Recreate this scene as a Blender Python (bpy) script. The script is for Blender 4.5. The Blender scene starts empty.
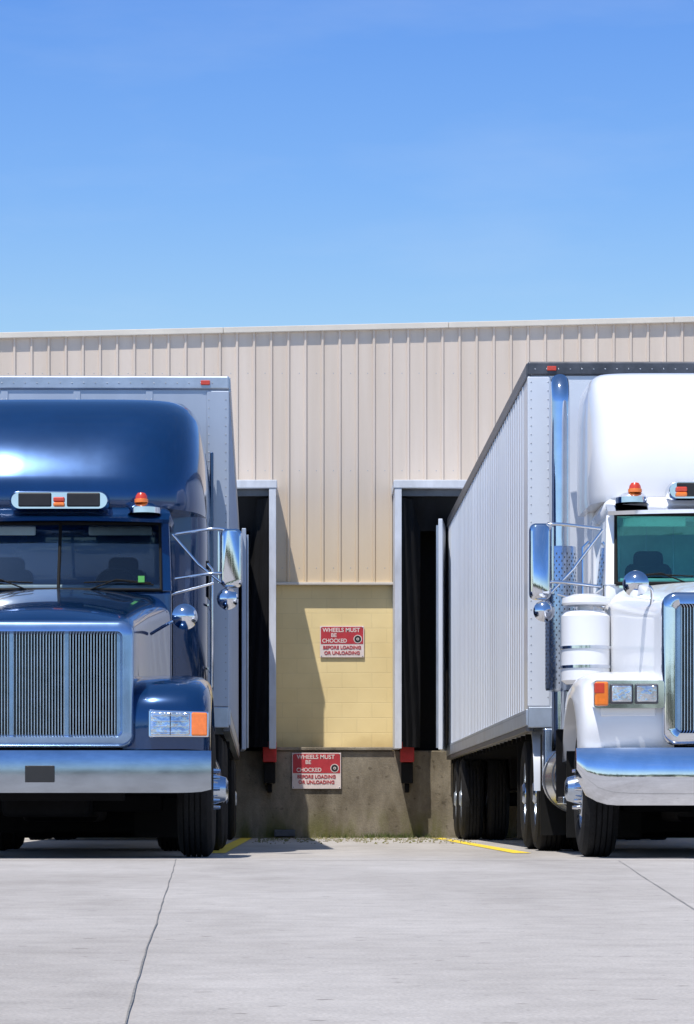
import bpy, math, random
from mathutils import Vector
random.seed(4)
scene = bpy.context.scene
scene.view_settings.view_transform = 'Standard'
try: scene.view_settings.look = 'None'
except Exception: pass
scene.view_settings.exposure = 0
PARENT = [None]

# ------------------------------------------------------------------ materials
def mat(name, col, rough=.5, metal=0, coat=0, var=0, scale=3, bump=0, bscale=40, stretch=(1,1,1), col2=None, spec=.5, detail=4, bdist=.02):
    m = bpy.data.materials.new(name); m.use_nodes = True
    nt = m.node_tree; N = nt.nodes; L = nt.links
    b = N['Principled BSDF']
    b.inputs['Base Color'].default_value = (*col, 1)
    b.inputs['Roughness'].default_value = rough
    b.inputs['Metallic'].default_value = metal
    b.inputs['Specular IOR Level'].default_value = spec
    b.inputs['Coat Weight'].default_value = coat
    b.inputs['Coat Roughness'].default_value = .03
    tc = N.new('ShaderNodeTexCoord'); mp = N.new('ShaderNodeMapping')
    mp.inputs['Scale'].default_value = stretch
    L.new(tc.outputs['Object'], mp.inputs['Vector'])
    if var > 0 or col2:
        n = N.new('ShaderNodeTexNoise'); n.inputs['Scale'].default_value = scale
        n.inputs['Detail'].default_value = detail; n.inputs['Roughness'].default_value = .65
        L.new(mp.outputs[0], n.inputs['Vector'])
        r = N.new('ShaderNodeValToRGB')
        r.color_ramp.elements[0].position = .32; r.color_ramp.elements[1].position = .68
        c2 = col2 if col2 else tuple(min(1, c*(1+var)) for c in col)
        c1 = col if col2 else tuple(c*(1-var) for c in col)
        r.color_ramp.elements[0].color = (*c1, 1); r.color_ramp.elements[1].color = (*c2, 1)
        L.new(n.outputs['Fac'], r.inputs[0]); L.new(r.outputs[0], b.inputs['Base Color'])
        rr = N.new('ShaderNodeMapRange'); rr.inputs['To Min'].default_value = max(.02, rough*.8); rr.inputs['To Max'].default_value = min(1, rough*1.25)
        L.new(n.outputs['Fac'], rr.inputs['Value']); L.new(rr.outputs[0], b.inputs['Roughness'])
    if bump > 0:
        n2 = N.new('ShaderNodeTexNoise'); n2.inputs['Scale'].default_value = bscale; n2.inputs['Detail'].default_value = 2
        L.new(mp.outputs[0], n2.inputs['Vector'])
        bp = N.new('ShaderNodeBump'); bp.inputs['Strength'].default_value = bump; bp.inputs['Distance'].default_value = bdist
        L.new(n2.outputs['Fac'], bp.inputs['Height']); L.new(bp.outputs[0], b.inputs['Normal'])
    return m

def glass(name, tint, gl=.5, gc=(.9,.95,1)):
    m = bpy.data.materials.new(name); m.use_nodes = True
    nt = m.node_tree; N = nt.nodes; L = nt.links
    N.remove(N['Principled BSDF'])
    t = N.new('ShaderNodeBsdfTransparent'); t.inputs[0].default_value = (*tint, 1)
    g = N.new('ShaderNodeBsdfGlossy'); g.inputs['Roughness'].default_value = .03; g.inputs[0].default_value = (*gc,1)
    lw = N.new('ShaderNodeLayerWeight'); lw.inputs[0].default_value = gl
    mx = N.new('ShaderNodeMixShader')
    L.new(lw.outputs['Fresnel'], mx.inputs[0]); L.new(t.outputs[0], mx.inputs[1]); L.new(g.outputs[0], mx.inputs[2])
    L.new(mx.outputs[0], N['Material Output'].inputs[0])
    return m

M = {}
M['blue'] = mat('blue_paint', (.004,.042,.14), .20, .5, 1, var=.10, scale=1.5)
M['white'] = mat('white_paint', (.82,.83,.85), .3, 0, .6, var=.02, scale=1.2)
M['chrome'] = mat('chrome', (.70,.73,.79), .07, 1, 0, var=.06, scale=6, bump=.12, bscale=3, bdist=.01)
M['bumpermetal'] = mat('darkened_chrome', (.40,.45,.52), .17, 1, 0, var=.14, scale=5, stretch=(.5,1,1.5), bump=.15, bscale=2, bdist=.01)  # chrome with dim reflections put into its base colour
M['brushed'] = mat('polished_aluminium', (.50,.57,.68), .22, 1, 0, var=.1, scale=8)
M['bluechrome'] = mat('grille_surround', (.26,.40,.62), .2, .85, .5, var=.1, scale=4)
M['black'] = mat('black_plastic', (.012,.012,.014), .5, var=.3)
M['chassis'] = mat('chassis_black', (.006,.006,.007), .8, var=.4, scale=6, spec=.15)
M['tyre'] = mat('tyre_rubber', (.013,.013,.014), .85, var=.35, scale=7, bump=.3, bscale=60, spec=.25)
M['rubber'] = mat('rubber_gasket', (.008,.008,.008), .7, var=.3, spec=.2)
M['glassb'] = glass('windscreen_glass', (.80,.92,.96), .46, (.62,.70,.78))
M['glassg'] = glass('windscreen_glass_green', (.42,.86,.78), .46, (.45,.78,.78))
M['dark_glass'] = glass('side_glass', (.35,.40,.42), .40)
M['interior'] = mat('cab_interior', (.70,.73,.76), .8, var=.12)
M['interior_g'] = mat('cab_interior_teal', (.52,.68,.66), .8, var=.15)
M['dash'] = mat('dashboard_vinyl', (.34,.35,.37), .7, var=.2)
M['seat'] = mat('seat_fabric', (.012,.013,.016), .9, var=.4, scale=12)
M['amber'] = mat('amber_lens', (.85,.20,.02), .2, 0, .8, var=.1, scale=30)
M['red'] = mat('red_lens', (.60,.05,.02), .25, 0, .6, var=.1, scale=30)
M['lamp'] = mat('headlamp_reflector', (.62,.66,.72), .16, .8, 1, var=.3, scale=11, bump=.6, bscale=18)
M['trailer_al'] = mat('trailer_aluminium', (.44,.50,.60), .36, .3, 0, var=.09, scale=1.5, stretch=(1,1,.3), bump=.15, bscale=2)
M['trailer_wh'] = mat('trailer_white_panel', (.70,.74,.81), .30, .1, .2, var=.07, scale=1.0, stretch=(1,1,.25), bump=.3, bscale=1.6)
M['rail_dark'] = mat('trailer_rail', (.10,.105,.12), .4, .5, 0, var=.3, scale=4)
M['rail'] = mat('trailer_rail_light', (.46,.52,.60), .35, .6, 0, var=.15, scale=4)
M['rivet'] = mat('rivet_metal', (.36,.38,.42), .35, .7)
M['trim'] = mat('roof_trim_paint', (.64,.59,.51), .45, var=.06, scale=2)
M['shelter'] = mat('shelter_white', (.60,.62,.66), .6, var=.2, scale=3, stretch=(1,1,.4))
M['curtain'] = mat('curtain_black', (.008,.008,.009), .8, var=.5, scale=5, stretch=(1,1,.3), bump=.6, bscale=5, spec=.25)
M['bumperred'] = mat('red_bumper_paint', (.50,.03,.03), .6, var=.2, scale=10)
M['yellow'] = mat('yellow_marking_paint', (.80,.58,.04), .75, var=.2, scale=8)
M['crack'] = mat('joint_dark', (.20,.19,.175), .95, var=.3, scale=20)
M['signwhite'] = mat('sign_white', (.74,.64,.60), .5, var=.08, scale=6)
M['signred'] = mat('sign_red', (.47,.035,.045), .5, var=.14, scale=8)
M['signblack'] = mat('sign_black', (.02,.02,.02), .5, var=.2)
M['weed'] = mat('weed_leaf', (.09,.12,.03), .8, var=.5, scale=20)
M['tree'] = mat('tree_foliage', (.05,.08,.03), .9)
M['roof'] = mat('roof_membrane', (.35,.36,.38), .8, var=.1)
M['sticker'] = mat('sticker_green', (.12,.45,.10), .5, var=.1)

def multi_mat(name, kind):
    m = bpy.data.materials.new(name); m.use_nodes = True
    nt = m.node_tree; N = nt.nodes; L = nt.links; b = N['Principled BSDF']
    tc = N.new('ShaderNodeTexCoord'); sp = N.new('ShaderNodeSeparateXYZ'); L.new(tc.outputs['Object'], sp.inputs[0])
    def ramp(src,p0,p1,c0,c1):
        r=N.new('ShaderNodeValToRGB'); r.color_ramp.elements[0].position=p0; r.color_ramp.elements[1].position=p1
        r.color_ramp.elements[0].color=(*c0,1); r.color_ramp.elements[1].color=(*c1,1); L.new(src,r.inputs[0]); return r.outputs[0]
    def mul(a,c,f=1,mode='MULTIPLY'):
        x=N.new('ShaderNodeMix'); x.data_type='RGBA'; x.blend_type=mode; x.inputs[0].default_value=f
        L.new(a,x.inputs[6]); L.new(c,x.inputs[7]); return x.outputs[2]
    if kind=='block':
        b.inputs['Roughness'].default_value = .7
        cb = N.new('ShaderNodeCombineXYZ')
        L.new(sp.outputs['X'], cb.inputs['X']); L.new(sp.outputs['Z'], cb.inputs['Y'])
        br = N.new('ShaderNodeTexBrick'); br.inputs['Scale'].default_value = 1
        br.inputs['Brick Width'].default_value = .4; br.inputs['Row Height'].default_value = .2
        br.inputs['Mortar Size'].default_value = .005; br.inputs['Mortar Smooth'].default_value = .6
        br.inputs['Color1'].default_value = (.87,.70,.36,1); br.inputs['Color2'].default_value = (.85,.685,.35,1)
        br.inputs['Mortar'].default_value = (.78,.63,.33,1)
        L.new(cb.outputs[0], br.inputs['Vector'])
        n = N.new('ShaderNodeTexNoise'); n.inputs['Scale'].default_value = 1.6; n.inputs['Detail'].default_value = 6
        L.new(tc.outputs['Object'], n.inputs['Vector'])
        c = mul(br.outputs['Color'], ramp(n.outputs['Fac'],.3,.7,(.86,.84,.80),(1,1,1)))
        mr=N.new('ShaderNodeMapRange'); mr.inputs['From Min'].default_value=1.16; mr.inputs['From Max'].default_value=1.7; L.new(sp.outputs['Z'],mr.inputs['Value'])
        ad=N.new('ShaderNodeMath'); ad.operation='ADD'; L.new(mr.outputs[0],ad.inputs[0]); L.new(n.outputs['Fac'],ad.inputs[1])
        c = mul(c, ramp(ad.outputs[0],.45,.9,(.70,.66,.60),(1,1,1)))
        L.new(c, b.inputs['Base Color'])
        bp = N.new('ShaderNodeBump'); bp.inputs['Strength'].default_value=.3; bp.inputs['Distance'].default_value=.01; bp.invert=True
        L.new(br.outputs['Fac'], bp.inputs['Height']); L.new(bp.outputs[0], b.inputs['Normal'])
    else:
        b.inputs['Roughness'].default_value = .45
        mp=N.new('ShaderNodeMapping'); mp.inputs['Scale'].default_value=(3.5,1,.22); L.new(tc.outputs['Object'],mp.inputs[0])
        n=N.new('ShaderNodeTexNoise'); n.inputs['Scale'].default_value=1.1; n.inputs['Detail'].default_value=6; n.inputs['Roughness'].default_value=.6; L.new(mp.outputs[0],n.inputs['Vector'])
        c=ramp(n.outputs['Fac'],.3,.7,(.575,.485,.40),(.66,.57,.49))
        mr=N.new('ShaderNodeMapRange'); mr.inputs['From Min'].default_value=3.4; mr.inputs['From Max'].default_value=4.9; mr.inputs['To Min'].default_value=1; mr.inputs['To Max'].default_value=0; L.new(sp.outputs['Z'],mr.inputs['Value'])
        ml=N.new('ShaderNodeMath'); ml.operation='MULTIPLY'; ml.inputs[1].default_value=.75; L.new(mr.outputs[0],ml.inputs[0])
        x=N.new('ShaderNodeMix'); x.data_type='RGBA'; L.new(ml.outputs[0],x.inputs[0]); L.new(c,x.inputs[6]); x.inputs[7].default_value=(.70,.54,.32,1)  # yellow bounce light from the block wall, painted into the lower siding colour
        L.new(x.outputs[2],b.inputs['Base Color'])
    return m
M['block'] = multi_mat('painted_block','block')
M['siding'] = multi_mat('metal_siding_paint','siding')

def stained(name, base, dark, light, s1=.8, s2=9, bump=.4, stretch=(1,1,1), moss=None):
    m = bpy.data.materials.new(name); m.use_nodes = True
    nt = m.node_tree; N = nt.nodes; L = nt.links; b = N['Principled BSDF']
    b.inputs['Roughness'].default_value=.85; b.inputs['Specular IOR Level'].default_value=.25
    tc = N.new('ShaderNodeTexCoord'); mp = N.new('ShaderNodeMapping'); mp.inputs['Scale'].default_value=stretch
    L.new(tc.outputs['Object'], mp.inputs[0])
    def noise(s,d,rg=.6,src=mp.outputs[0]):
        n=N.new('ShaderNodeTexNoise'); n.inputs['Scale'].default_value=s; n.inputs['Detail'].default_value=d; n.inputs['Roughness'].default_value=rg
        L.new(src,n.inputs['Vector']); return n.outputs['Fac']
    def ramp(src,p0,p1,c0,c1):
        r=N.new('ShaderNodeValToRGB'); r.color_ramp.elements[0].position=p0; r.color_ramp.elements[1].position=p1
        r.color_ramp.elements[0].color=(*c0,1); r.color_ramp.elements[1].color=(*c1,1); L.new(src,r.inputs[0]); return r.outputs[0]
    def mix(a,c,f,mode='MIX'):
        x=N.new('ShaderNodeMix'); x.data_type='RGBA'; x.blend_type=mode
        if isinstance(f,(int,float)): x.inputs[0].default_value=f
        else: L.new(f,x.inputs[0])
        L.new(a,x.inputs[6]); L.new(c,x.inputs[7]); return x.outputs[2]
    c1=ramp(noise(s1,7,.7),.35,.68,base,light)
    c2=ramp(noise(s1*.45,4),.36,.52,dark,(1,1,1))
    c=mix(c1,c2,1,'MULTIPLY')
    c3=ramp(noise(s2,5,.75,tc.outputs['Object']),.3,.6,(.82,.82,.82),(1.0,1.0,1.0))
    c=mix(c,c3,1,'MULTIPLY')
    c4=ramp(noise(120,1,.6,tc.outputs['Object']),.3,.62,(.76,.76,.76),(1,1,1))
    c=mix(c,c4,1,'MULTIPLY')
    c5=ramp(noise(14,1,.5,tc.outputs['Object']),.24,.30,(.62,.61,.60),(1,1,1))
    c=mix(c,c5,1,'MULTIPLY')
    if moss:
        sp=N.new('ShaderNodeSeparateXYZ'); L.new(tc.outputs['Object'],sp.inputs[0])
        mr=N.new('ShaderNodeMapRange'); mr.inputs['From Min'].default_value=.05; mr.inputs['From Max'].default_value=.42
        mr.inputs['To Min'].default_value=1; mr.inputs['To Max'].default_value=0; L.new(sp.outputs['Z'],mr.inputs['Value'])
        mm=N.new('ShaderNodeMath'); mm.operation='MULTIPLY'; L.new(mr.outputs[0],mm.inputs[0])
        r2=ramp(noise(3,5),.4,.6,(0,0,0),(1,1,1)); L.new(r2,mm.inputs[1])
        mc=N.new('ShaderNodeRGB'); mc.outputs[0].default_value=(*moss,1)
        c=mix(c,mc.outputs[0],mm.outputs[0])
    L.new(c,b.inputs['Base Color'])
    if bump:
        bp=N.new('ShaderNodeBump'); bp.inputs['Strength'].default_value=bump; bp.inputs['Distance'].default_value=.01
        L.new(noise(45,3,.7,tc.outputs['Object']),bp.inputs['Height']); L.new(bp.outputs[0],b.inputs['Normal'])
    return m
M['ground']=stained('concrete_paving',(.43,.402,.375),(.82,.81,.80),(.53,.50,.47),s1=1.0,s2=5,bump=.3,stretch=(1,.30,1))
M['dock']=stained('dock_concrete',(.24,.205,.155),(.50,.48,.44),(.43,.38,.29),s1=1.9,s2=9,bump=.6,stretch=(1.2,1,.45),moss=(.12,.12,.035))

# ------------------------------------------------------------------ mesh helpers
def add(name, verts, faces, m, smooth=True, bevel=0, seg=2, ang=38, solid=0):
    me = bpy.data.meshes.new(name); me.from_pydata([tuple(v) for v in verts], [], faces); me.validate(); me.update()
    ob = bpy.data.objects.new(name, me); scene.collection.objects.link(ob)
    if m: me.materials.append(M[m] if isinstance(m, str) else m)
    if smooth:
        for p in me.polygons: p.use_smooth = True
        me.set_sharp_from_angle(angle=math.radians(ang))
    if bevel > 0:
        b = ob.modifiers.new('bevel','BEVEL'); b.width = bevel; b.segments = seg; b.limit_method='ANGLE'; b.harden_normals = True
    if PARENT[0]: ob.parent = PARENT[0]
    return ob

def group(name, loc=(0,0,0), rz=0):
    e = bpy.data.objects.new(name, None); e.location = loc; e.rotation_euler=(0,0,rz); scene.collection.objects.link(e); PARENT[0] = e; return e

def fixn(ob):
    import bmesh
    bm = bmesh.new(); bm.from_mesh(ob.data); bmesh.ops.recalc_face_normals(bm, faces=bm.faces); bm.to_mesh(ob.data); bm.free()
    return ob

def box(name, x0,x1,y0,y1,z0,z1, m, bevel=0, seg=2):
    v = [(x0,y0,z0),(x1,y0,z0),(x1,y1,z0),(x0,y1,z0),(x0,y0,z1),(x1,y0,z1),(x1,y1,z1),(x0,y1,z1)]
    f = [(0,3,2,1),(4,5,6,7),(0,1,5,4),(1,2,6,5),(2,3,7,6),(3,0,4,7)]
    return add(name, v, f, m, bevel=bevel, seg=seg)

def hexa(name, pts, m, bevel=0):
    return fixn(add(name, pts, [(0,3,2,1),(4,5,6,7),(0,1,5,4),(1,2,6,5),(2,3,7,6),(3,0,4,7)], m, bevel=bevel))

def cyl(name, p0, p1, r0, m, r1=None, seg=28, bevel=0):
    p0=Vector(p0); p1=Vector(p1); r1=r0 if r1 is None else r1
    d=(p1-p0).normalized(); a=d.orthogonal().normalized(); b=d.cross(a)
    v=[]; f=[]
    for p,r in ((p0,r0),(p1,r1)):
        for i in range(seg):
            t=2*math.pi*i/seg; v.append(p+a*r*math.cos(t)+b*r*math.sin(t))
    for i in range(seg):
        j=(i+1)%seg; f.append((i,j,seg+j,seg+i))
    f.append(tuple(range(seg))[::-1]); f.append(tuple(range(seg,2*seg)))
    return fixn(add(name, v, f, m, bevel=bevel))

def tube(name, pts, r, m, res=6):
    cu=bpy.data.curves.new(name,'CURVE'); cu.dimensions='3D'; cu.bevel_depth=r; cu.bevel_resolution=res; cu.use_fill_caps=True
    s=cu.splines.new('POLY'); s.points.add(len(pts)-1)
    for i,p in enumerate(pts): s.points[i].co=(*p,1)
    s.use_smooth=True
    cu.materials.append(M[m]); ob=bpy.data.objects.new(name,cu); scene.collection.objects.link(ob)
    if PARENT[0]: ob.parent=PARENT[0]
    return ob

def loft(name, secs, m, closed=True, caps=True, ang=38, bevel=0, solid=0):
    n=len(secs[0]); v=[p for s in secs for p in s]; f=[]
    for k in range(len(secs)-1):
        for i in range(n if closed else n-1):
            j=(i+1)%n; f.append((k*n+i,k*n+j,(k+1)*n+j,(k+1)*n+i))
    if caps:
        f.append(tuple(range(n))[::-1]); f.append(tuple(range((len(secs)-1)*n,len(secs)*n)))
    return fixn(add(name, v, f, m, ang=ang, bevel=bevel, solid=solid))

def lathe_x(name, prof, c, sgn, m, seg=40, ang=30):
    v=[]; f=[]; n=len(prof)
    for i in range(seg):
        t=2*math.pi*i/seg
        for u,r in prof: v.append((c[0]-sgn*u, c[1]+r*math.cos(t), c[2]+r*math.sin(t)))
    for i in range(seg):
        j=(i+1)%seg
        for k in range(n-1): f.append((i*n+k,i*n+k+1,j*n+k+1,j*n+k))
    return fixn(add(name,v,f,m,ang=ang))

def lathe_z(name, prof, c, m, seg=36, ang=30):
    v=[]; f=[]; n=len(prof)
    for i in range(seg):
        t=2*math.pi*i/seg
        for r,z in prof: v.append((c[0]+r*math.cos(t), c[1]+r*math.sin(t), c[2]+z))
    for i in range(seg):
        j=(i+1)%seg
        for k in range(n-1): f.append((i*n+k,i*n+k+1,j*n+k+1,j*n+k))
    return fixn(add(name,v,f,m,ang=ang))

def rivets(name, pts, m, r=.012, nrm=(0,-1,0)):
    nrm=Vector(nrm); a=nrm.orthogonal().normalized(); b=nrm.cross(a); v=[]; f=[]
    for p in pts:
        p=Vector(p); k=len(v)
        for i in range(6):
            t=math.pi*i/3; v.append(p+a*r*math.cos(t)+b*r*math.sin(t))
        v.append(p+nrm*r*.7)
        for i in range(6): f.append((k+i,k+(i+1)%6,k+6))
    return add(name,v,f,m)

def rrect(hw, z0, z1, r, n=6):
    pts=[]
    for cx,cz,a0 in ((hw-r,z0+r,-90),(hw-r,z1-r,0),(-hw+r,z1-r,90),(-hw+r,z0+r,180)):
        for i in range(n+1):
            t=math.radians(a0+90*i/n); pts.append((cx+r*math.cos(t), cz+r*math.sin(t)))
    return pts

def ring_frame(name, hw, z0, z1, r, wd, y0, y1, m, x=0):
    o=rrect(hw,z0,z1,r); i_=rrect(hw-wd,z0+wd,z1-wd,max(.01,r-wd*.6))
    mid_o=rrect(hw-wd*.22,z0+wd*.22,z1-wd*.22,r)
    mid_i=rrect(hw-wd*.8,z0+wd*.8,z1-wd*.8,max(.012,r-wd*.5))
    secs=[[(x+p[0],y1,p[1]) for p in o],[(x+p[0],y0+.03,p[1]) for p in o],[(x+p[0],y0+.004,p[1]) for p in mid_o],[(x+p[0],y0,p[1]) for p in mid_i],[(x+p[0],y0+.035,p[1]) for p in i_],[(x+p[0],y1,p[1]) for p in i_]]
    return loft(name,secs,m,caps=False,ang=60)

# ------------------------------------------------------------------ wheels
def wheel(x, y, sgn, style, R=.51, w=.27):
    n='wheel_'+style
    tp=[(.035,.29),(.012,.31),(0,.36),(0,.42),(.012,.47),(.03,R-.02),(.045,R-.004)]
    u=.06
    while u<w-.07:
        tp+= [(u,R),(u+.030,R),(u+.031,R-.014),(u+.040,R-.014)]; u+=.041
    tp+=[(w-.045,R-.004),(w-.03,R-.02),(w-.012,.47),(w,.42),(w,.36),(w-.012,.31),(w-.035,.29)]
    c=(x,y,R)
    lathe_x(n+'_tyre',tp,c,sgn,'tyre',56,25)
    if style=='steer':
        rp=[(.20,.27),(.035,.292),(.022,.298),(.028,.28),(.06,.272),(.07,.255),(.03,.215),(.012,.19),(.010,.115),(-.03,.105),(-.085,.088),(-.10,.06),(-.102,.001)]
    else:
        rp=[(.22,.27),(.035,.292),(.022,.298),(.03,.28),(.15,.268),(.17,.24),(.165,.13),(.16,.12),(.01,.10),(-.01,.075),(-.012,.001)]
    lathe_x(n+'_rim',rp,c,sgn,'brushed' if style!='trailer' else 'rail',40,30)
    u0=.012 if style=='steer' else .165
    for k in range(10):
        t=2*math.pi*k/10
        p=(y+.145*math.cos(t), R+.145*math.sin(t))
        cyl(n+'_lug_nut',(x-sgn*u0,p[0],p[1]),(x-sgn*(u0-.055),p[0],p[1]),.017,'chrome',r1=.012,seg=8)
    if style=='steer':
        for k in range(10):
            t=2*math.pi*(k+.5)/10
            cyl(n+'_hand_hole',(x-sgn*.055,y+.237*math.cos(t),R+.237*math.sin(t)),(x-sgn*.044,y+.237*math.cos(t),R+.237*math.sin(t)),.022,'chassis',seg=12)

def axle(y, style, xo, dual):
    cyl('axle_'+style,(-xo+.1,y,.51),(xo-.1,y,.51),.07,'chassis',seg=16)
    for s in (-1,1):
        wheel(s*xo,y,s,style)
        if dual: wheel(s*(xo-.31),y,s,style)
    if dual: lathe_x('differential',[(-.2,0.001),(-.17,.16),(0,.22),(.17,.16),(.2,.001)],(0,y,.51),1,'chassis',20)

# ------------------------------------------------------------------ trailer
def trailer(name, cx, y0, L, zt, zb, body, railm, rz=0, doorx=.10):
    group(name,(cx,y0,0),rz); hw=1.3
    box('trailer_body',-hw,hw,.0,L,zb,zt-.03,body,.045,4)
    for s in (-1,1):
        box('top_rail',s*hw-.012 if s<0 else hw-.05, s*hw+.05 if s<0 else hw+.014,.04,L+.004,zt-.13,zt,railm,.008)
        box('bottom_rail',-hw-.016 if s<0 else hw-.05,-hw+.05 if s<0 else hw+.016,.04,L+.004,zb-.04,zb+.10,'rail',.006)
        box('bottom_rail_flange',-hw-.012 if s<0 else hw-.05,-hw+.05 if s<0 else hw+.012,.04,L,zb-.09,zb-.042,'rail_dark',.004)
        y=.61
        while y<L-.3:
            box('side_post',-hw-.008 if s<0 else hw-.01,-hw+.01 if s<0 else hw+.008,y-.022,y+.022,zb+.10,zt-.13,body,.003); y+=.305
        pts=[]
        y=.1
        while y<L:
            for z in (zb+.07,zt-.10): pts.append((s*(hw+.016),y,z))
            y+=.12
        rivets('side_rivets',pts,'rivet',.007,(s,0,0))
    box('front_top_rail',-hw-.006,hw+.006,-.02,.06,zt-.115,zt+.006,railm,.02,3)
    box('front_bottom_rail',-hw,hw,-.015,.05,zb-.06,zb+.12,'rail',.01)
    for s in (-1,1):
        box('corner_post',-hw-.006 if s<0 else hw-.19,-hw+.19 if s<0 else hw+.006,-.012,.05,zb+.12,zt-.12,body,.012)
    for x in (-.62,0,.62):
        box('front_seam',x-.03,x+.03,-.008,.02,zb+.12,zt-.12,body,.003)
    pts=[]; z=zb+.2
    while z<zt-.15:
        for x in (-1.275,-1.13,-.60,-.64,0,.60,.64,1.13,1.275): pts.append((x,-.013,z))
        z+=.075
    x=-1.24
    while x<1.25:
        pts.append((x,-.021,zt-.06)); x+=.1
    rivets('front_rivets',pts,'rivet',.0065)
    for x in (-1.1,1.1): box('clearance_lamp',x-.04,x+.04,-.035,-.018,zt-.075,zt-.035,'red',.006)
    # refrigeration / nose equipment lines on the front wall
    tube('air_line',smooth_poly([(.35,-.03,1.6),(.3,-.35,1.35),(.15,-.8,1.2),(.1,-1.1,1.3)],6),.018,'rubber')
    tube('air_line',smooth_poly([(.25,-.03,1.6),(.2,-.35,1.25),(.05,-.8,1.15),(.0,-1.1,1.3)],6),.018,'red')
    for s in (-1,1):
        box('frame_rail',s*.5-.06,s*.5+.06,.3,L-.1,zb-.32,zb-.06,'chassis')
        box('landing_leg',s*.65-.07,s*.65+.07,3.6,3.74,.18,zb-.06,'chassis',.01)
        box('landing_foot',s*.65-.14,s*.65+.14,3.52,3.82,.14,.19,'chassis',.01)
        box('mud_flap',s*.95-.3,s*.95+.3,L-.5,L-.49,.25,zb-.1,'rubber')
    k=1.0
    while k<L:
        box('cross_member',-1.25,1.25,k,k+.06,zb-.14,zb-.091,'chassis'); k+=.6
    box('slider_box',-.7,.7,L-3.4,L-.6,.62,zb-.1,'chassis',.02)
    box('spare_tyre_rack',-.60,.60,4.3,5.6,.30,zb-.15,'chassis',.03)
    axle(L-2.9,'trailer',1.28,True); axle(L-1.6,'trailer',1.28,True)
    for s in (-1,1):
        box('under_guard_post',s*.6-.04,s*.6+.04,L-.08,L-.02,.5,zb-.06,'chassis')
        a=doorx
        p=[(s*(hw+.02),L-.02),(s*(hw+.075),L-.02),(s*(hw+.075+a),L-1.25),(s*(hw+.02+a),L-1.25)]
        hexa('swing_door',[(q[0],q[1],zb+.02) for q in p]+[(q[0],q[1],zt-.1) for q in p],body,.008)
        tube('lock_rod',[(s*(hw+.10+a*.7),L-.85,zb+.05),(s*(hw+.10+a*.7),L-.85,zt-.15)],.016,'rail')
    box('under_guard',-1.2,1.2,L-.08,L-.0,.42,.52,'chassis')
    box('rear_dark_panel',-hw,hw,L-.02,L+.02,zb,zt-.02,'rail_dark')  # dark panel standing in for the unlit trailer interior
    PARENT[0]=None

# ------------------------------------------------------------------ tractors
def bumper(zt, zb, hw, zend, m='chrome', bulge=.03, sweep=.14, skew=0):
    secs=[]; n=36; k=12
    for i in range(n+1):
        x=-hw+2*hw*i/n; a=abs(x)/hw
        yy=sweep*a**5+.03*a**2
        e=max(0,(a-.78)/.22); z0=zb+(zend-zb)*(1-math.sqrt(max(0,1-e*e)))
        pr=[]
        for j in range(k+1):
            t=j/k; z=z0+(zt-z0)*t
            pr.append((x, yy-bulge*math.sin(math.pi*t)**.7+skew*t, z))
        pr.append((x,yy+.06,zt)); pr.append((x,yy+.06,z0))
        secs.append(pr)
    return loft('front_bumper',secs,m,ang=40)

def arch_sec(y,hw,zt,zb,r,crown,n=8):
    pts=[(-hw,y,zb),(-hw,y,zb+(zt-r-zb)*.5)]
    for i in range(n+1):
        t=math.radians(180-90*i/n); pts.append((-hw+r+r*math.cos(t),y,zt-r+r*math.sin(t)-crown))
    for i in range(1,8):
        x=-(hw-r)+2*(hw-r)*i/8; pts.append((x,y,zt-crown*(x/(hw-r))**2))
    for i in range(n+1):
        t=math.radians(90-90*i/n); pts.append((hw-r+r*math.cos(t),y,zt-r+r*math.sin(t)-crown))
    pts+=[(hw,y,zb+(zt-r-zb)*.5),(hw,y,zb)]
    return pts

def fender(m, s, prof, xs, c=(1.15,.55)):
    outer,inner=prof; secs=[]
    for x,k in xs:
        o=[(s*x, c[0]+(y-c[0])*(1-k), c[1]+(z-c[1])*(1-k)) for y,z in outer]
        i_=[(s*x,y,z) for y,z in inner]
        secs.append(o+i_)
    return loft('fender',secs,m,ang=42)

def smooth_poly(pts,n=5):
    out=[]
    P=[pts[0]]+pts+[pts[-1]]
    for i in range(1,len(P)-2):
        p0,p1,p2,p3=P[i-1],P[i],P[i+1],P[i+2]
        for k in range(n):
            t=k/n
            out.append(tuple(.5*((2*p1[j])+(-p0[j]+p2[j])*t+(2*p0[j]-5*p1[j]+4*p2[j]-p3[j])*t*t+(-p0[j]+3*p1[j]-3*p2[j]+p3[j])*t**3) for j in range(len(p1))))
    out.append(pts[-1]); return out

def fairing(name, stations, yr, m, nexp=3.2, bulge=.8):
    secs=[]
    for z,y0,W in stations:
        D=yr-y0; sec=[]
        K=26
        for i in range(-K,K+1):
            th=math.pi/2*i/K
            sx=abs(math.sin(th))**(2/nexp); cx_=abs(math.cos(th))**(2/nexp)
            sec.append((math.copysign(W*sx,th), y0+D*bulge*(1-cx_), z))
        sec.append((W,yr,z)); sec.insert(0,(-W,yr,z))
        secs.append(sec)
    return loft(name,secs,m,ang=60)

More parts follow.
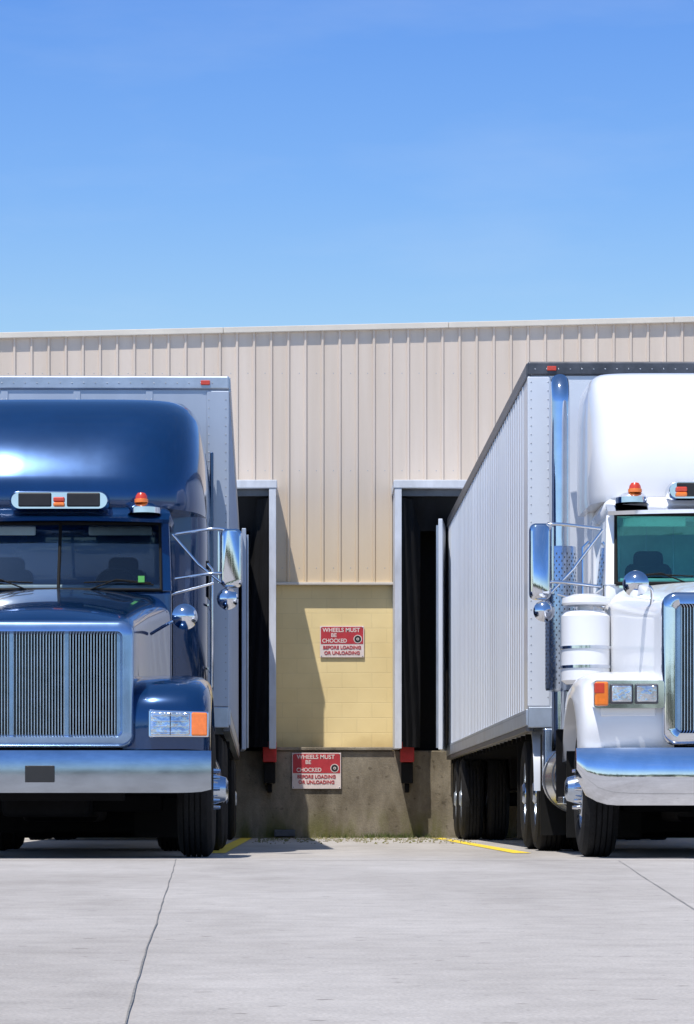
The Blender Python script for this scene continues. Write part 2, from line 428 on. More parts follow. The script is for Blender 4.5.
def cab(m, zw0, zw1, gl, inter, W=.88):
    hexa('cab_lower',[(-W,2.02,1.0),(W,2.02,1.0),(W,3.35,1.0),(-W,3.35,1.0),(-W,2.06,zw0-.015),(W,2.06,zw0-.015),(W,3.35,zw0-.015),(-W,3.35,zw0-.015)],m,.035)
    box('dashboard',-W+.06,W-.06,2.12,2.45,zw0-.05,zw0+.03,'dash',.02)
    for s in (-1,1):
        a=[(s*(W-.085),2.03,zw0-.03),(s*W,2.07,zw0-.03),(s*W,2.18,zw0-.03),(s*(W-.085),2.14,zw0-.03),
           (s*(W-.105),2.27,zw1+.02),(s*(W-.03),2.31,zw1+.02),(s*(W-.03),2.42,zw1+.02),(s*(W-.105),2.38,zw1+.02)]
        hexa('a_pillar',a,m,.012)
        box('b_pillar',s*W-.05 if s>0 else -W,s*W if s>0 else -W+.05,3.1,3.35,zw0-.03,zw1+.05,m,.01)
        v=[(s*(W-.012),2.17,zw0-.02),(s*(W-.012),3.11,zw0-.02),(s*(W-.04),3.11,zw1+.02),(s*(W-.04),2.40,zw1+.02)]
        add('side_window',v,[(0,1,2,3)],'dark_glass',smooth=False)
        for yy in (2.2,3.33): box('door_shut_line',s*(W+.001)-.003,s*(W+.001)+.003,yy,yy+.012,1.05,zw0-.02,'rubber')
        box('door_handle',s*(W+.004)-.012,s*(W+.004)+.012,2.95,3.1,zw0-.22,zw0-.18,'chrome',.006)
        n=6; g=[]; 
        for i in range(n+1):
            t=i/n
            g.append((s*t*(W-.08), 2.0+.035*t*t, zw0-.01)); g.append((s*t*(W-.10), 2.24+.035*t*t, zw1))
        add('windscreen',g,[(2*i,2*i+2,2*i+3,2*i+1) for i in range(n)],gl)
        tube('wiper_arm',[(s*.22,1.975,zw0-.03),(s*.45,2.005,zw0+.06),(s*.72,2.0+.03,zw0+.035)],.006,'rubber')
        tube('wiper_blade',[(s*.20,1.992,zw0+.035),(s*.50,2.01,zw0+.05),(s*.74,2.03,zw0+.02)],.006,'rubber')
        sx=s*.46
        box('seat_back',sx-.19,sx+.19,2.78,2.92,1.5,zw0+.20,'seat',.07,4)
        box('headrest',sx-.12,sx+.12,2.80,2.90,zw0+.15,zw0+.30,'seat',.05,4)
        box('sun_flap',sx-.25,sx+.25,2.40,2.42,zw1-.07,zw1-.0,inter,.01)
    lathe=[( .17+.014*math.cos(a),.014*math.sin(a)) for a in [2*math.pi*i/8 for i in range(9)]]
    st=lathe_z('steering_wheel',lathe,(0,0,0),'black',28); st.location=(.43,2.5,zw0+.03); st.rotation_euler=(math.radians(-60),0,0)
    zz0,zz1=zw0-.02,zw1+.01
    tube('windscreen_gasket',[(-W+.08,2.03,zz0),(0,1.99,zz0),(W-.08,2.03,zz0),(W-.10,2.265,zz1),(0,2.23,zz1),(-W+.10,2.265,zz1),(-W+.08,2.03,zz0)],.016,'rubber')
    tube('windscreen_divider',[(0,1.985,zz0),(0,2.225,zz1)],.013,'rubber')
    box('cab_back_wall',-W+.05,W-.05,3.18,3.24,zw0-.03,zw1+.05,inter)
    box('cab_headliner',-W+.05,W-.05,2.35,3.18,zw1+.02,zw1+.04,inter)
    for i in range(-3,4):
        box('quilt_seam',i*.22-.004,i*.22+.004,3.173,3.18,zw0-.02,zw1,'rail')
    secs=[]
    for z,y0,w in ((zw1-.0,2.26,W-.02),(zw1+.06,2.20,W-.01),(zw1+.12,2.24,W-.03),(zw1+.16,2.34,W-.09)):
        secs.append([(-w,y0+.10,z),(-w+.06,y0+.035,z),(-w*.5,y0+.008,z),(0,y0,z),(w*.5,y0+.008,z),(w-.06,y0+.035,z),(w,y0+.10,z),(w,3.36,z),(-w,3.36,z)])
    loft('cab_roof',secs,m,ang=50)

def mirror(s, zc, h, x=1.32, y=2.25, cabx=.88):
    hw=.085
    o=rrect(hw,zc-h/2,zc+h/2,.05)
    loft('mirror_housing',[[(s*x+p[0]*.75,y-.06,zc+(p[1]-zc)*.93) for p in o],[(s*x+p[0],y-.035,p[1]) for p in o],[(s*x+p[0],y+.03,p[1]) for p in o]],'chrome',ang=50)
    for zz in (zc+h*.46,zc-h*.30):
        tube('mirror_arm',smooth_poly([(s*x,y,zz),(s*(x-.13),y-.02,zz+.02),(s*(cabx+.02),2.22,zz-.02)],6),.013,'chrome')
    tube('mirror_arm_brace',[(s*(x-.02),y-.02,zc-h*.52),(s*(x-.26),y,zc-h*.1),(s*(cabx),2.25,zc+h*.42)],.011,'chrome')
    tube('mirror_post',[(s*(x-.10),y,zc+h*.46),(s*(x-.10),y,zc-h*.42)],.011,'chrome')
    tube('mirror_strut',[(s*(x-.14),y,zc-h*.42),(s*(cabx-.02),2.2,zc-h*.62)],.011,'chrome')
    lens=[(.001,-.05),(.04,-.043),(.07,-.022),(.085,-.002),(.08,.012),(0.001,.014)]
    sp=lathe_z('convex_mirror',lens,(0,0,0),'chrome',24); sp.location=(s*(x-.03),y-.03,zc-h*.5-.09); sp.rotation_euler=(math.radians(-90),0,0)

def hood_mirror(s, x, y, z, base):
    lens=[(.001,-.075),(.03,-.072),(.06,-.056),(.085,-.030),(.098,0),(.092,.012),(0.001,.014)]
    sp=lathe_z('hood_mirror',lens,(0,0,0),'chrome',32); sp.location=(s*x,y,z); sp.rotation_euler=(math.radians(-92),0,math.radians(14*s))
    tube('hood_mirror_arm',smooth_poly([(s*x,y+.0,z),(s*(x-.12),y+.0,z-.05),base],6),.012,'chrome')

def roof_lights(z, y=2.18, lens=(-.05,)):
    o=rrect(.39,z,z+.15,.07)
    loft('roof_light_bar',[[(p[0]*.96,y+.02-.06,z+.075+(p[1]-z-.075)*.85) for p in o],[(p[0],y-.01,p[1]) for p in o],[(p[0],y+.15,p[1]) for p in o]],'chrome',ang=50)
    for x in (-.19,.19): box('roof_lamp_recess',x-.13,x+.13,y-.055,y-.03,z+.025,z+.135,'black',.03,3)
    for x in lens: 
        box('roof_lamp_lens',x-.0,x+.09,y-.075,y-.04,z+.06,z+.10,'red',.012,3)
        box('roof_lamp_lens',x-.0,x+.09,y-.078,y-.04,z+.025,z+.058,'amber',.012,3)
    for s in (-1,1):
        prof=[(.001,.0),(.045,0),(.05,.02),(.045,.055),(.03,.078),(.001,.085)]
        lathe_z('marker_lens',prof,(s*.64,y+.02,z+.06),'red',20)
        lathe_z('marker_lens_band',[(.046,.0),(.056,.004),(.055,.030),(.046,.034)],(s*.64,y+.02,z+.06),'amber',20)
        o=[(s*.66+.13*math.cos(t),y+.08+.16*math.sin(t)) for t in [2*math.pi*i/20 for i in range(20)]]
        loft('marker_base',[[(px,py,z-.02) for px,py in o],[(px,py,z+.025) for px,py in o],[(s*.64+(px-s*.64)*.6,y+.06+(py-y-.06)*.6,z+.06) for px,py in o]],'chrome',ang=50)
        tube('roof_horn',[(s*.74,y+.0,z+.02),(s*.80,y+.35,z+.03)],.02,'chrome')

def chassis(xo=1.24):
    for s in (-1,1):
        box('frame_rail',s*.43-.04,s*.43+.04,.35,7.1,.70,.96,'chassis')
        cyl('fuel_tank',(s*.93,2.75,.62),(s*.93,4.15,.62),.29,'brushed',seg=36,bevel=.03)
        for yy in (3.0,3.9): 
            cyl('tank_strap',(s*.93,yy-.03,.62),(s*.93,yy+.03,.62),.297,'rail_dark',seg=36)
        box('cab_step',s*.95-.26,s*.95+.26,2.1,2.65,.40,.46,'brushed',.01)
        box('cab_step_upper',s*.95-.20,s*.95+.2,2.2,2.65,.72,.77,'brushed',.01)
        box('step_side',s*1.0-.22,s*1.0+.2,2.62,2.66,.42,1.0,'chassis',.01)
        box('wheel_blackout_flap',s*.9-.30,s*.9+.28,1.86,1.88,.14,1.0,'rubber')  # mud flaps behind the steer wheels, made deep to black out the underbody
        box('drive_axle_blackout_flap',s*.93-.28,s*.93+.26,4.42,4.44,.14,1.0,'rubber')  # black sheets added ahead of the drive axle to deepen underbody shade
        box('leaf_spring',s*.43-.045,s*.43+.045,.5,1.9,.52,.60,'chassis',.01)
        cyl('air_tank',(s*.18,4.3,.5),(s*.18,4.9,.5),.15,'chassis',seg=20)
        tube('brake_hose',smooth_poly([(s*.45,.9,.75),(s*.6,1.0,.5),(s*.8,1.12,.5)],5),.015,'rubber')
    box('underbody_blackout_sheet',-1.23,1.23,7.05,7.06,.10,1.0,'rubber')  # full-width black sheet added to darken the underside and hide the lit dock
    box('radiator_support',-.6,.6,.30,.45,.42,1.3,'chassis')
    box('front_axle_beam',-.85,.85,1.08,1.22,.34,.47,'chassis',.02)
    box('engine_sump',-.33,.33,.7,2.2,.30,1.2,'chassis',.05)
    box('gearbox',-.3,.3,2.2,3.4,.26,1.0,'chassis',.05)
    box('underbody_dark_box',-.64,.64,3.5,4.2,.17,.95,'chassis',.02)  # dark box added between the rails to keep the underbody black
    cyl('drive_shaft',(0,3.4,.6),(0,5.1,.55),.06,'chassis')
    box('firewall',-.85,.85,1.96,2.02,.45,1.9,'chassis')
    box('cab_floor',-.9,.9,2.0,4.5,.93,.995,'chassis')
    box('fifth_wheel',-.45,.45,5.2,6.3,.97,1.05,'chassis',.02)
    axle(1.15,'steer',xo,False)
    axle(5.1,'drive',1.22,True); axle(6.4,'drive',1.22,True)

def grille(hw, z0, z1, frame, fr_w, y=.10, thick=(), barm='brushed'):
    ring_frame('grille_surround',hw,z0,z1,.09,fr_w,y,y+.14,frame)
    box('grille_backing',-hw+fr_w*.8,hw-fr_w*.8,y+.11,y+.13,z0+fr_w*.8,z1-fr_w*.8,'chassis')
    x=-hw+fr_w+.012
    v=[];f=[]
    while x<hw-fr_w:
        k=len(v)
        v+=[(x-.004,y+.06,z0+fr_w*.9),(x+.004,y+.06,z0+fr_w*.9),(x+.004,y+.10,z0+fr_w*.9),(x-.004,y+.10,z0+fr_w*.9),
            (x-.004,y+.06,z1-fr_w*.9),(x+.004,y+.06,z1-fr_w*.9),(x+.004,y+.10,z1-fr_w*.9),(x-.004,y+.10,z1-fr_w*.9)]
        f+=[tuple(k+q for q in t) for t in [(0,1,5,4),(1,2,6,5),(3,0,4,7)]]; x+=.0215
    add('grille_bars',v,f,barm,smooth=False)
    for x in thick: box('grille_bar_thick',x-.015,x+.015,y+.03,y+.08,z0+fr_w*.9,z1-fr_w*.9,'bluechrome',.005)

def blue_truck(cx,y0):
    group('semi_truck',(cx,y0,0)); chassis()
    bumper(.78,.475,1.24,.50,'bumpermetal',.016,.12,.004)
    box('number_plate',-.09,.12,-.04,-.022,.55,.67,'signblack',.004)
    grille(.68,.80,1.715,'bluechrome',.095,.06,(-.575,-.2,.2,.575))
    secs=[arch_sec(.19,.66,1.70,.80,.10,.015),arch_sec(.26,.675,1.755,.80,.13,.03),arch_sec(.55,.69,1.85,.85,.16,.045),arch_sec(1.2,.75,1.97,.95,.2,.05),arch_sec(2.03,.87,2.085,1.0,.2,.05)]
    loft('hood',secs,'blue',ang=60)
    outer=smooth_poly([(.10,.79),(.09,1.0),(.14,1.16),(.30,1.27),(.62,1.33),(1.1,1.36),(1.6,1.30),(1.85,1.05),(1.93,.75)])
    inner=smooth_poly([(1.84,.74),(1.72,.98),(1.45,1.15),(1.15,1.2),(.85,1.13),(.62,.95),(.54,.79)])
    for s in (-1,1):
        fender('blue',s,(outer,inner),[(.60,.06),(.72,.01),(.85,0),(1.05,0),(1.15,.02),(1.20,.06),(1.225,.12)])
        def pl(nm,xa,xb,m_,y_,ins=0,bev=.012,dep=.1):
            z=lambda x,t:(.875+ins if t==0 else 1.075-.03*(x-.8)-ins)
            pts=[(s*xa,y_,z(xa,0)),(s*xb,y_,z(xb,0)),(s*xb,y_+dep,z(xb,0)),(s*xa,y_+dep,z(xa,0)),(s*xa,y_+.015,z(xa,1)),(s*xb,y_+.015,z(xb,1)),(s*xb,y_+dep,z(xb,1)),(s*xa,y_+dep,z(xa,1))]
            hexa(nm,pts,m_,bev)
        pl('headlamp_bezel',.79,1.225,'chrome',.055)
        pl('headlamp_reflector',.805,1.09,'lamp',.040,ins=.014)
        pl('headlamp_divider',.945,.952,'rail_dark',.036,ins=.016,bev=.001,dep=.02)
        for zz in (.91,.95,.99,1.03): box('headlamp_rib',s*.948-.125,s*.948+.125,.036,.05,zz,zz+.003,'rail')
        pl('turn_signal',1.10,1.215,'amber',.038,ins=.010)
        box('hood_latch',s*.70-.01,s*.70+.01,1.0,1.12,1.45,1.53,'chrome',.004)
        mirror(s,2.33,.46,1.345,2.2)
        hood_mirror(s,1.02,1.0,1.80,(s*.76,1.15,1.68))
        tube('grab_rail',[(s*1.13,3.0,1.3),(s*1.17,3.0,1.35),(s*1.17,3.0,2.3),(s*1.13,3.0,2.35)],.014,'chrome')
        box('side_extender',s*1.135-.015,s*1.135+.015,4.30,4.42,1.05,3.4,'blue',.01)
        for zz in (1.5,2.02): box('sleeper_trim',s*1.133-.006,s*1.133+.006,3.2,4.3,zz,zz+.02,'chrome',.002)
    cab('blue',2.09,2.60,'glassb','interior')
    box('window_sticker',.62,.67,2.015,2.018,2.13,2.18,'sticker')
    loft('sun_visor',[[(x,2.05+.06*abs(x)**2,2.615-.02*x*x),(x,2.25,2.665),(x,2.25,2.69),(x,2.04+.06*abs(x)**2,2.640-.02*x*x)] for x in [-.86+1.72*i/16 for i in range(17)]],'blue',ang=40)
    roof_lights(2.70,2.12,(-.045,))
    fairing('sleeper_body',[(1.0,2.95,1.10),(1.04,2.90,1.13),(2.6,2.90,1.13),(2.75,2.9,1.125)],4.35,'blue',7)
    fairing('roof_fairing',[(2.74,2.30,1.125),(2.80,2.27,1.13),(3.0,2.36,1.125),(3.2,2.48,1.115),(3.4,2.64,1.09),(3.54,2.80,1.06),(3.63,2.95,1.02),(3.70,3.15,.96),(3.735,3.40,.88),(3.745,3.7,.76)],4.35,'blue',4.2)
    box('sleeper_window',1.128,1.137,3.3,3.7,2.1,2.4,'black',.004)
    PARENT[0]=None

def white_truck(cx,y0):
    group('semi_truck',(cx,y0,0)); chassis(1.17)
    bumper(.80,.385,1.27,.60,'chrome',.05,.16)
    grille(.655,.82,1.92,'chrome',.105,.04,(-.54,0,.54))
    secs=[arch_sec(.17,.62,1.90,.82,.12,.015),arch_sec(.24,.645,1.95,.82,.17,.03),arch_sec(.6,.68,2.00,.85,.2,.045),arch_sec(1.2,.74,2.06,.95,.22,.05),arch_sec(2.03,.87,2.14,1.0,.22,.05)]
    loft('hood',secs,'white',ang=60)
    outer=smooth_poly([(.16,.80),(.12,.98),(.17,1.16),(.34,1.30),(.62,1.36),(1.1,1.38),(1.6,1.30),(1.88,1.05),(1.98,.75)])
    inner=smooth_poly([(1.9,.74),(1.74,.98),(1.45,1.15),(1.15,1.2),(.85,1.13),(.62,.95),(.56,.80)])
    for s in (-1,1):
        fender('white',s,(outer,inner),[(.56,.04),(.72,.0),(.85,0),(1.0,0),(1.12,.02),(1.19,.06),(1.23,.13)])
        o=rrect(.255,1.085,1.285,.025)
        xc=s*.90
        loft('headlamp_pod',[[(xc+p[0],.055,p[1]) for p in o],[(xc+p[0],.32,p[1]) for p in o]],'chrome',ang=40)
        for xx in (.775,.955): 
            box('headlamp_bezel',s*xx-.085,s*xx+.085,.035,.07,1.115,1.26,'rail_dark',.012)
            box('headlamp_lens',s*xx-.073,s*xx+.073,.020,.05,1.128,1.247,'lamp',.012)
        box('turn_signal',s*1.10-.05,s*1.10+.05,.015,.12,1.10,1.275,'amber',.015)
        box('turn_signal_lower',s*1.10-.052,s*1.10+.02,.012,.05,1.19,1.265,'red',.006)
        box('headlamp_bracket',s*.9-.2,s*.9+.2,.12,.25,1.03,1.09,'white',.01)
        mirror(s,2.31,.60,1.375,2.28)
        hood_mirror(s,.78,.75,2.03,(s*.68,.85,1.72))
        ac=(s*1.045,1.95,0)
        lathe_z('air_cleaner',[(.001,1.33),(.15,1.33),(.19,1.36),(.19,1.86),(.15,1.90),(.06,1.91),(.06,1.94),(.17,1.945),(.185,1.96),(.18,2.0),(.10,2.03),(.001,2.035)],ac,'white',40,35)
        for zz in (1.45,1.60): lathe_z('air_cleaner_band',[(.19,zz),(.198,zz+.003),(.198,zz+.025),(.19,zz+.028)],ac,'chrome',40)
        tube('air_cleaner_pipe',smooth_poly([(s*1.045,1.95,1.36),(s*1.04,1.9,1.25),(s*.9,1.8,1.2),(s*.7,1.7,1.25)],6),.07,'black')
        st=(s*1.07,4.02,0)
        tube('exhaust_stack',[(st[0],st[1],.85),(st[0],st[1],3.78)]+[(st[0],st[1]+.18*(1-math.cos(t)),3.78+.20*math.sin(t)) for t in [math.radians(a) for a in range(10,75,10)]],.078,'chrome',10)
        lathe_z('exhaust_heat_shield',[(.08,1.35),(.125,1.36),(.13,1.38),(.13,2.55),(.125,2.57),(.08,2.575)],st,'brushed',36)
        pts=[]
        for a in range(0,360,20):
            for zz in range(36):
                t=math.radians(a+(10 if zz%2 else 0)); pts.append((st[0]+.131*math.cos(t),st[1]+.131*math.sin(t),1.42+zz*.031))
        v=[];f=[]
        for p in pts:
            n_=Vector((p[0]-st[0],p[1]-st[1],0)).normalized(); a_=Vector((-n_.y,n_.x,0)); k=len(v)
            for dx,dz in ((-.005,-.008),(.005,-.008),(.005,.008),(-.005,.008)):
                v.append((p[0]+a_.x*dx,p[1]+a_.y*dx,p[2]+dz))
            f.append((k,k+1,k+2,k+3))
        add('heat_shield_slots',v,f,'rail_dark',smooth=False)
        tube('grab_rail',[(s*.90,3.25,1.3),(s*.95,3.25,1.35),(s*.95,3.25,2.5),(s*.90,3.25,2.55)],.014,'chrome')
        box('tool_box',s*.95-.25,s*.95+.25,4.2,4.4,.55,1.05,'brushed',.02)
        qs=[]
        for a in range(95,181,12):
            t=math.radians(a); qs.append([(s*.62,5.1+.60*math.cos(t),.51+.60*math.sin(t)),(s*1.26,5.1+.60*math.cos(t),.51+.60*math.sin(t)),(s*1.26,5.1+.585*math.cos(t),.51+.585*math.sin(t)),(s*.62,5.1+.585*math.cos(t),.51+.585*math.sin(t))])
        loft('quarter_fender',qs,'trailer_wh')
    cab('white',2.14,2.67,'glassg','interior_g')
    loft('sun_visor',[[(x,2.05+.06*abs(x)**2,2.675-.02*x*x),(x,2.25,2.735),(x,2.25,2.76),(x,2.04+.06*abs(x)**2,2.705-.02*x*x)] for x in [-.86+1.72*i/16 for i in range(17)]],'chrome',ang=40)
    roof_lights(2.78,2.12,(-.33,.24))
    box('rear_cab_body',-.90,.90,3.36,3.75,1.0,2.84,'white',.05,3)
    fairing('roof_fairing',[(2.80,2.36,.945),(2.86,2.33,.955),(3.2,2.38,.955),(3.5,2.46,.952),(3.68,2.54,.945),(3.78,2.62,.93),(3.84,2.72,.905),(3.875,2.86,.87),(3.885,3.05,.80)],3.75,'white',7)
    PARENT[0]=None

blue_truck(-1.86,23.3)
white_truck(3.29,23.3)
trailer('semi_trailer',-1.885,27.8,14.9,4.07,1.12,'trailer_al','rail',.0125,.03)
trailer('semi_trailer',3.28,27.8,14.9,4.19,1.12,'trailer_wh','rail_dark')

# ------------------------------------------------------------------ building
group('warehouse_building')
def ztop(x): return 6.735+.0232*(x+3.97)
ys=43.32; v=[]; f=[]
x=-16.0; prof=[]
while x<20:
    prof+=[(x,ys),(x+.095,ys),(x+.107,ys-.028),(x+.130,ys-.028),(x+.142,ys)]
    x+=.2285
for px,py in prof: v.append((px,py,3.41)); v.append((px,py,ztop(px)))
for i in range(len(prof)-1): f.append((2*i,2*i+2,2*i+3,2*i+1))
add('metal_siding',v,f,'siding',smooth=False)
def sloped(name,x0,x1,y0,y1,dz0,dz1,m):
    return hexa(name,[(x0,y0,ztop(x0)+dz0),(x1,y0,ztop(x1)+dz0),(x1,y1,ztop(x1)+dz0),(x0,y1,ztop(x0)+dz0),(x0,y0,ztop(x0)+dz1),(x1,y0,ztop(x1)+dz1),(x1,y1,ztop(x1)+dz1),(x0,y1,ztop(x0)+dz1)],m,.006)
x=-16
while x<20:
    sloped('roof_coping',x,x+3.0,ys-.075,ys+.30,-.075,.0,'trim'); x+=3.004
box('siding_base_trim',-16,20,ys-.045,ys+.05,3.375,3.409,'trim',.004)
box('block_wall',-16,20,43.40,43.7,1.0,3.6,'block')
box('building_core',-16,20,43.55,75,1.0,6.45,'roof')
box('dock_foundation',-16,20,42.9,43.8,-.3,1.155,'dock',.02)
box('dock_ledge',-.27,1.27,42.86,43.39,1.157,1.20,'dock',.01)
box('roof_vent',-.92,-.62,44.6,44.8,6.5,7.0,'rail_dark',.02)
box('roof_equipment_deck',-3.4,-1.8,45.2,48,6.5,6.98,'rail_dark',.02)
pts=[]; x=-4.6
while x<6:
    for z in (3.6,4.9,6.2): pts.append((x+.06,ys-.001,z))
    x+=.2285
rivets('siding_screws',pts,'rivet',.007)
def shelter(x0,x1):
    yf,yb=42.3,43.39; zt=4.67; zb=1.17
    for a,b in ((x0,x0+.07),(x1-.07,x1)):
        box('dock_shelter_side',a,b,yf,yb,zb,zt-.11,'shelter',.006)
    for a in (x0+.072,x1-.082): box('dock_shelter_shade_lining',a,a+.01,yf+.02,yb-.2,zb,zt-.11,'curtain')  # black lining added so the lit inner panels look shaded
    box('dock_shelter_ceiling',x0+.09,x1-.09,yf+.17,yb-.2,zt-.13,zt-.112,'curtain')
    for a in (x0-.008,x1-.084): box('dock_shelter_front_post',a,a+.092,yf-.03,yf-.001,zb,zt-.11,'shelter',.006)
    box('dock_shelter_header',x0-.02,x1+.02,yf-.04,yb,zt-.108,zt,'shelter',.01)
    box('dock_shelter_header_lip',x0+.07,x1-.07,yf+.10,yf+.16,zt-.20,zt-.112,'rail_dark',.006)
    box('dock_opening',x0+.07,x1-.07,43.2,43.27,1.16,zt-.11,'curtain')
    for s,xa in ((1,x0+.10),(-1,x1-.10)):
        v=[];f=[];n=12;kz=14
        for j in range(kz+1):
            z=zb+.02+(zt-.25-zb)*j/kz
            for i in range(n+1):
                t=i/n
                v.append((xa+s*t*.24, yf+.02+.30*t+.025*math.sin(t*14+j*.7)+.015*random.random(), z))
        for j in range(kz):
            for i in range(n): a=j*(n+1)+i; f.append((a,a+1,a+n+2,a+n+1))
        add('side_curtain',v,f,'curtain',ang=80)
    v=[];f=[];n=40
    for i in range(n+1):
        xx=x0+.1+(x1-x0-.2)*i/n
        v.append((xx,yf+.17+.02*math.sin(i*1.7),zt-.2)); v.append((xx,yf+.35+.03*math.sin(i*1.3),zt-.62-.02*random.random()))
    for i in range(n): f.append((2*i,2*i+2,2*i+3,2*i+1))
    add('head_curtain',v,f,'curtain',ang=80)
shelter(-3.58,-.28); shelter(1.28,4.95)
for xx in (-.36,1.45,-3.5,4.85):
    box('dock_bumper_red',xx-.09,xx+.09,42.62,42.88,1.0,1.27,'bumperred',.012)
    box('dock_bumper_rubber',xx-.075,xx+.075,42.68,42.89,.72,.995,'rubber',.012)
    box('dock_bumper_bracket',xx-.03,xx+.03,42.74,42.89,.60,.715,'chassis',.006)
box('drain_box',-.30,-.02,42.72,42.89,.02,.11,'rail_dark',.01)
PARENT[0]=None

# ------------------------------------------------------------------ signs
def text(body,size,x,y,z,m,sx=1):
    c=bpy.data.curves.new('lettering','FONT'); c.body=body; c.size=size; c.extrude=.0015; c.align_x='CENTER'; c.offset=.0016
    c.materials.append(M[m]); o=bpy.data.objects.new('lettering_'+body.split()[0].lower(),c); scene.collection.objects.link(o)
    o.location=(x,y,z); o.rotation_euler=(math.radians(90),0,0); o.scale=(sx,1,1); o.parent=PARENT[0]
def sign(x0,x1,z0,z1,y):
    group('warning_sign',((x0+x1)/2,y,(z0+z1)/2)); w=(x1-x0)/2; h=(z1-z0)/2
    box('sign_board',-w,w,0,.012,-h,h,'signwhite',.003)
    box('sign_red_field',-w+.012,w-.012,-.003,-.0005,-.03,h-.012,'signred')
    text('WHEELS MUST',.078,-.01,-.004,h-.080,'signwhite',.98)
    text('BE',.072,-.11,-.004,h-.147,'signwhite',1.0)
    text('CHOCKED',.074,-.10,-.004,-.012,'signwhite',.92)
    for r,m_,yy in ((.056,'signwhite',-.0045),(.046,'signblack',-.006),(.018,'signwhite',-.0075),(.009,'signblack',-.009)):
        cyl('wheel_symbol',(w-.085,yy+.001,.035),(w-.085,yy-.0005,.035),r,m_,seg=24)
    text('BEFORE LOADING',.062,0,-.004,-.098,'signred',1.0)
    text('OR UNLOADING',.062,0,-.004,-.170,'signred',1.0)
    rivets('sign_screws',[(a*(w-.02),-.004,b*(h-.02)) for a in (-1,1) for b in (-1,1)],'rivet',.008)
    PARENT[0]=None
sign(.307,.897,2.41,2.83,43.375)
sign(-.066,.582,.65,1.125,42.87)

# ------------------------------------------------------------------ ground, joints, paint
add('ground',[(-900,-900,0),(900,-900,0),(900,1500,0),(-900,1500,0)],[(0,1,2,3)],'ground',smooth=False)
def strip(name,pts,w,m,z=.004,jit=0):
    v=[];f=[]
    P=[]
    for i in range(len(pts)-1):
        a=Vector(pts[i]);b=Vector(pts[i+1]);n=max(1,int((b-a).length/.3)) if jit else 1
        for k in range(n): P.append(a+(b-a)*k/n)
    P.append(Vector(pts[-1]))
    off=0
    for i,p in enumerate(P):
        d=(P[min(i+1,len(P)-1)]-P[max(i-1,0)]).normalized(); nn=Vector((-d.y,d.x))
        off=off*.85+random.uniform(-jit,jit); ww=w*(1+(random.uniform(-.35,.35) if jit else 0))
        c=p+nn*off; v.append((c.x-nn.x*ww/2,c.y-nn.y*ww/2,z)); v.append((c.x+nn.x*ww/2,c.y+nn.y*ww/2,z))
    for i in range(len(P)-1): f.append((2*i,2*i+1,2*i+3,2*i+2))
    add(name,v,f,m,smooth=False)
group('pavement_joint')
strip('joint_long',[(-.274-.0327*(d-5.17),d) for d in (23.5,-4)],.0035,'crack',jit=.0022)
strip('joint_side',[(1.35+.0765*(d-11.04),d) for d in (22.4,-4)],.0035,'crack',jit=.0015)
strip('slab_joint',[(-16,22.4),(20,22.4)],.05,'crack')
strip('slab_joint_near',[(-16,12.6),(20,12.2)],.007,'crack')
PARENT[0]=None
group('road_marking')
for xa in (-.66,1.84): strip('yellow_line',[(xa,26.5),(xa,42.5)],.15,'yellow')
PARENT[0]=None

v=[];f=[]
for i in range(420):
    x=random.choice([random.uniform(.3,1.9),random.uniform(.9,1.5)]); y=42.86-abs(random.gauss(0,.05)); h=random.uniform(.02,.09); a=random.uniform(-.04,.04)
    k=len(v); v+=[(x-.004,y,0),(x+.005,y,0),(x+a,y-random.uniform(-.02,.04),h)]; f.append((k,k+1,k+2))
add('weeds',v,f,'weed',smooth=False)
v=[];f=[]
for i in range(700):
    x=random.uniform(-.5,2.0); y=random.triangular(34,42.85,42.8); s=random.uniform(.004,.018); k=len(v)
    v+=[(x-s,y-s,0),(x+s,y-s,0),(x+s,y+s,0),(x-s,y+s,0),(x,y,s*1.3)]; f+=[(k,k+1,k+4),(k+1,k+2,k+4),(k+2,k+3,k+4),(k+3,k,k+4)]
add('gravel',v,f,'dock',smooth=False)

# trees added unseen behind the camera, only for reflections in chrome and paint
v=[];f=[]
for t in range(60):
    cx=-150+t*5+random.uniform(-2,2); cy=-95+random.uniform(-6,6); H=random.uniform(7,10); R=random.uniform(3.5,5)
    for i in range(90):
        d=Vector((random.gauss(0,1),random.gauss(0,1),random.gauss(0,1))).normalized()*random.uniform(.4,1)
        c=Vector((cx+d.x*R,cy+d.y*R,H*.5+d.z*H*.5)); k=len(v); s=random.uniform(.6,1.3)
        a=Vector((random.gauss(0,1),random.gauss(0,1),random.gauss(0,1))).normalized(); b=a.orthogonal().normalized(); e=a.cross(b)
        v+=[c+b*s,c+e*s,c-b*s,c-e*s]; f.append((k,k+1,k+2,k+3))
    k=len(v); v+=[(cx-.2,cy,0),(cx+.2,cy,0),(cx+.1,cy,H*.6),(cx-.1,cy,H*.6)]; f.append((k,k+1,k+2,k+3))
add('reflection_trees',v,f,'tree',smooth=False)

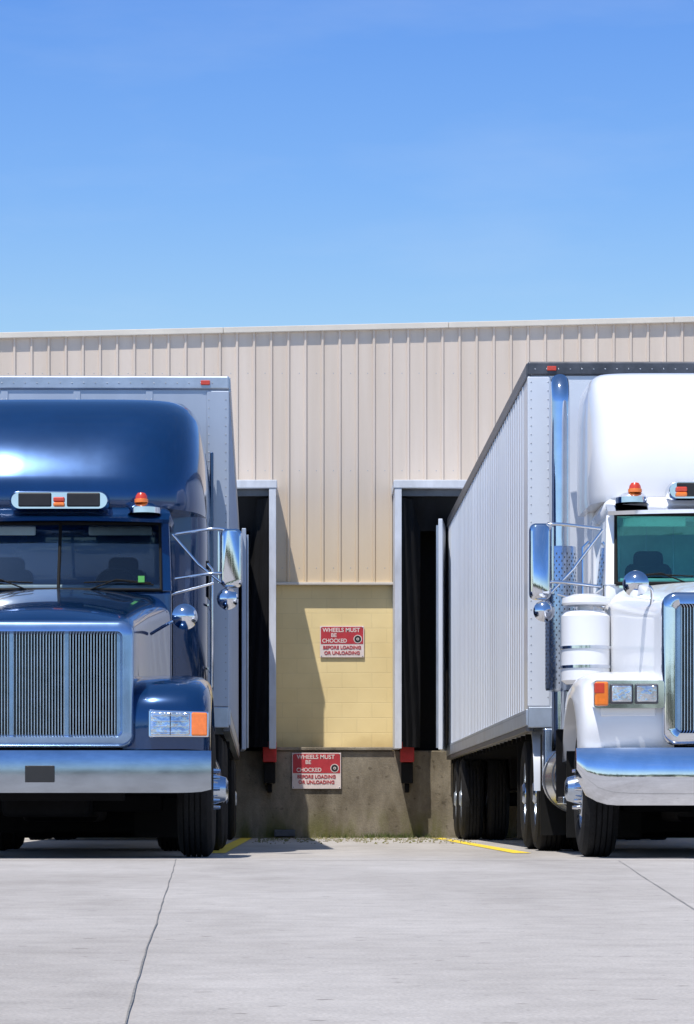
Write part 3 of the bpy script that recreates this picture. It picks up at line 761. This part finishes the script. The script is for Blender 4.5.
# ------------------------------------------------------------------ light
L=Vector((.225,.40,-1.0)).normalized()
sd=bpy.data.lights.new('sun','SUN'); sd.energy=5.0; sd.angle=math.radians(.5); sd.color=(1,.95,.88)
so=bpy.data.objects.new('sun',sd); so.rotation_euler=L.to_track_quat('-Z','Y').to_euler(); so.location=(-10,-10,40); scene.collection.objects.link(so)
w=bpy.data.worlds.new('World'); scene.world=w; w.use_nodes=True; N=w.node_tree.nodes; K=w.node_tree.links
bg=N['Background']; bg.inputs[1].default_value=.13
sky=N.new('ShaderNodeTexSky'); sky.sky_type='NISHITA'; sky.sun_disc=False
sky.sun_elevation=math.asin(-L.z); sky.sun_rotation=math.atan2(-L.x,-L.y)%(2*math.pi)
sky.air_density=1.0; sky.dust_density=.3; sky.ozone_density=2.5
tc=N.new('ShaderNodeTexCoord'); sp=N.new('ShaderNodeSeparateXYZ'); K.new(tc.outputs['Generated'],sp.inputs[0])
r=N.new('ShaderNodeValToRGB'); e=r.color_ramp.elements
e[0].position=.12; e[0].color=(.52,.56,.58,1); e[1].position=1; e[1].color=(.34,.42,.50,1)
q=e.new(.145); q.color=(.47,.535,.575,1)
q=e.new(.19); q.color=(.355,.475,.63,1)
q=e.new(.25); q.color=(.27,.415,.655,1)
q=e.new(.5); q.color=(.27,.40,.54,1)
K.new(sp.outputs['Z'],r.inputs[0])
mx=N.new('ShaderNodeVectorMath'); mx.operation='MULTIPLY'; K.new(sky.outputs[0],mx.inputs[0]); K.new(r.outputs[0],mx.inputs[1])
sc=N.new('ShaderNodeVectorMath'); sc.operation='SCALE'; sc.inputs['Scale'].default_value=2.0; K.new(mx.outputs[0],sc.inputs[0])
mp=N.new('ShaderNodeMapping'); mp.inputs['Scale'].default_value=(5,5,20); mp.inputs['Rotation'].default_value=(0,math.radians(8),0); K.new(tc.outputs['Generated'],mp.inputs[0])
n=N.new('ShaderNodeTexNoise'); n.inputs['Scale'].default_value=1.6; n.inputs['Detail'].default_value=7; n.inputs['Roughness'].default_value=.55; K.new(mp.outputs[0],n.inputs['Vector'])
mr=N.new('ShaderNodeMapRange'); mr.inputs['From Min'].default_value=.5; mr.inputs['From Max'].default_value=.8; mr.inputs['To Max'].default_value=.10; K.new(n.outputs['Fac'],mr.inputs['Value'])
cm=N.new('ShaderNodeMix'); cm.data_type='RGBA'; K.new(mr.outputs[0],cm.inputs[0]); K.new(sc.outputs[0],cm.inputs[6]); cm.inputs[7].default_value=(6.6,7.0,7.4,1)
K.new(cm.outputs[2],bg.inputs[0])

# ------------------------------------------------------------------ camera
cd=bpy.data.cameras.new('camera'); co=bpy.data.objects.new('camera',cd); scene.collection.objects.link(co)
co.location=(0,0,.33); co.rotation_euler=(math.radians(90),0,0)
cd.sensor_fit='HORIZONTAL'; cd.sensor_width=36; cd.lens=3245/694*36
cd.shift_x=50/694; cd.shift_y=301/694
cd.clip_start=.1; cd.clip_end=3000
scene.camera=co
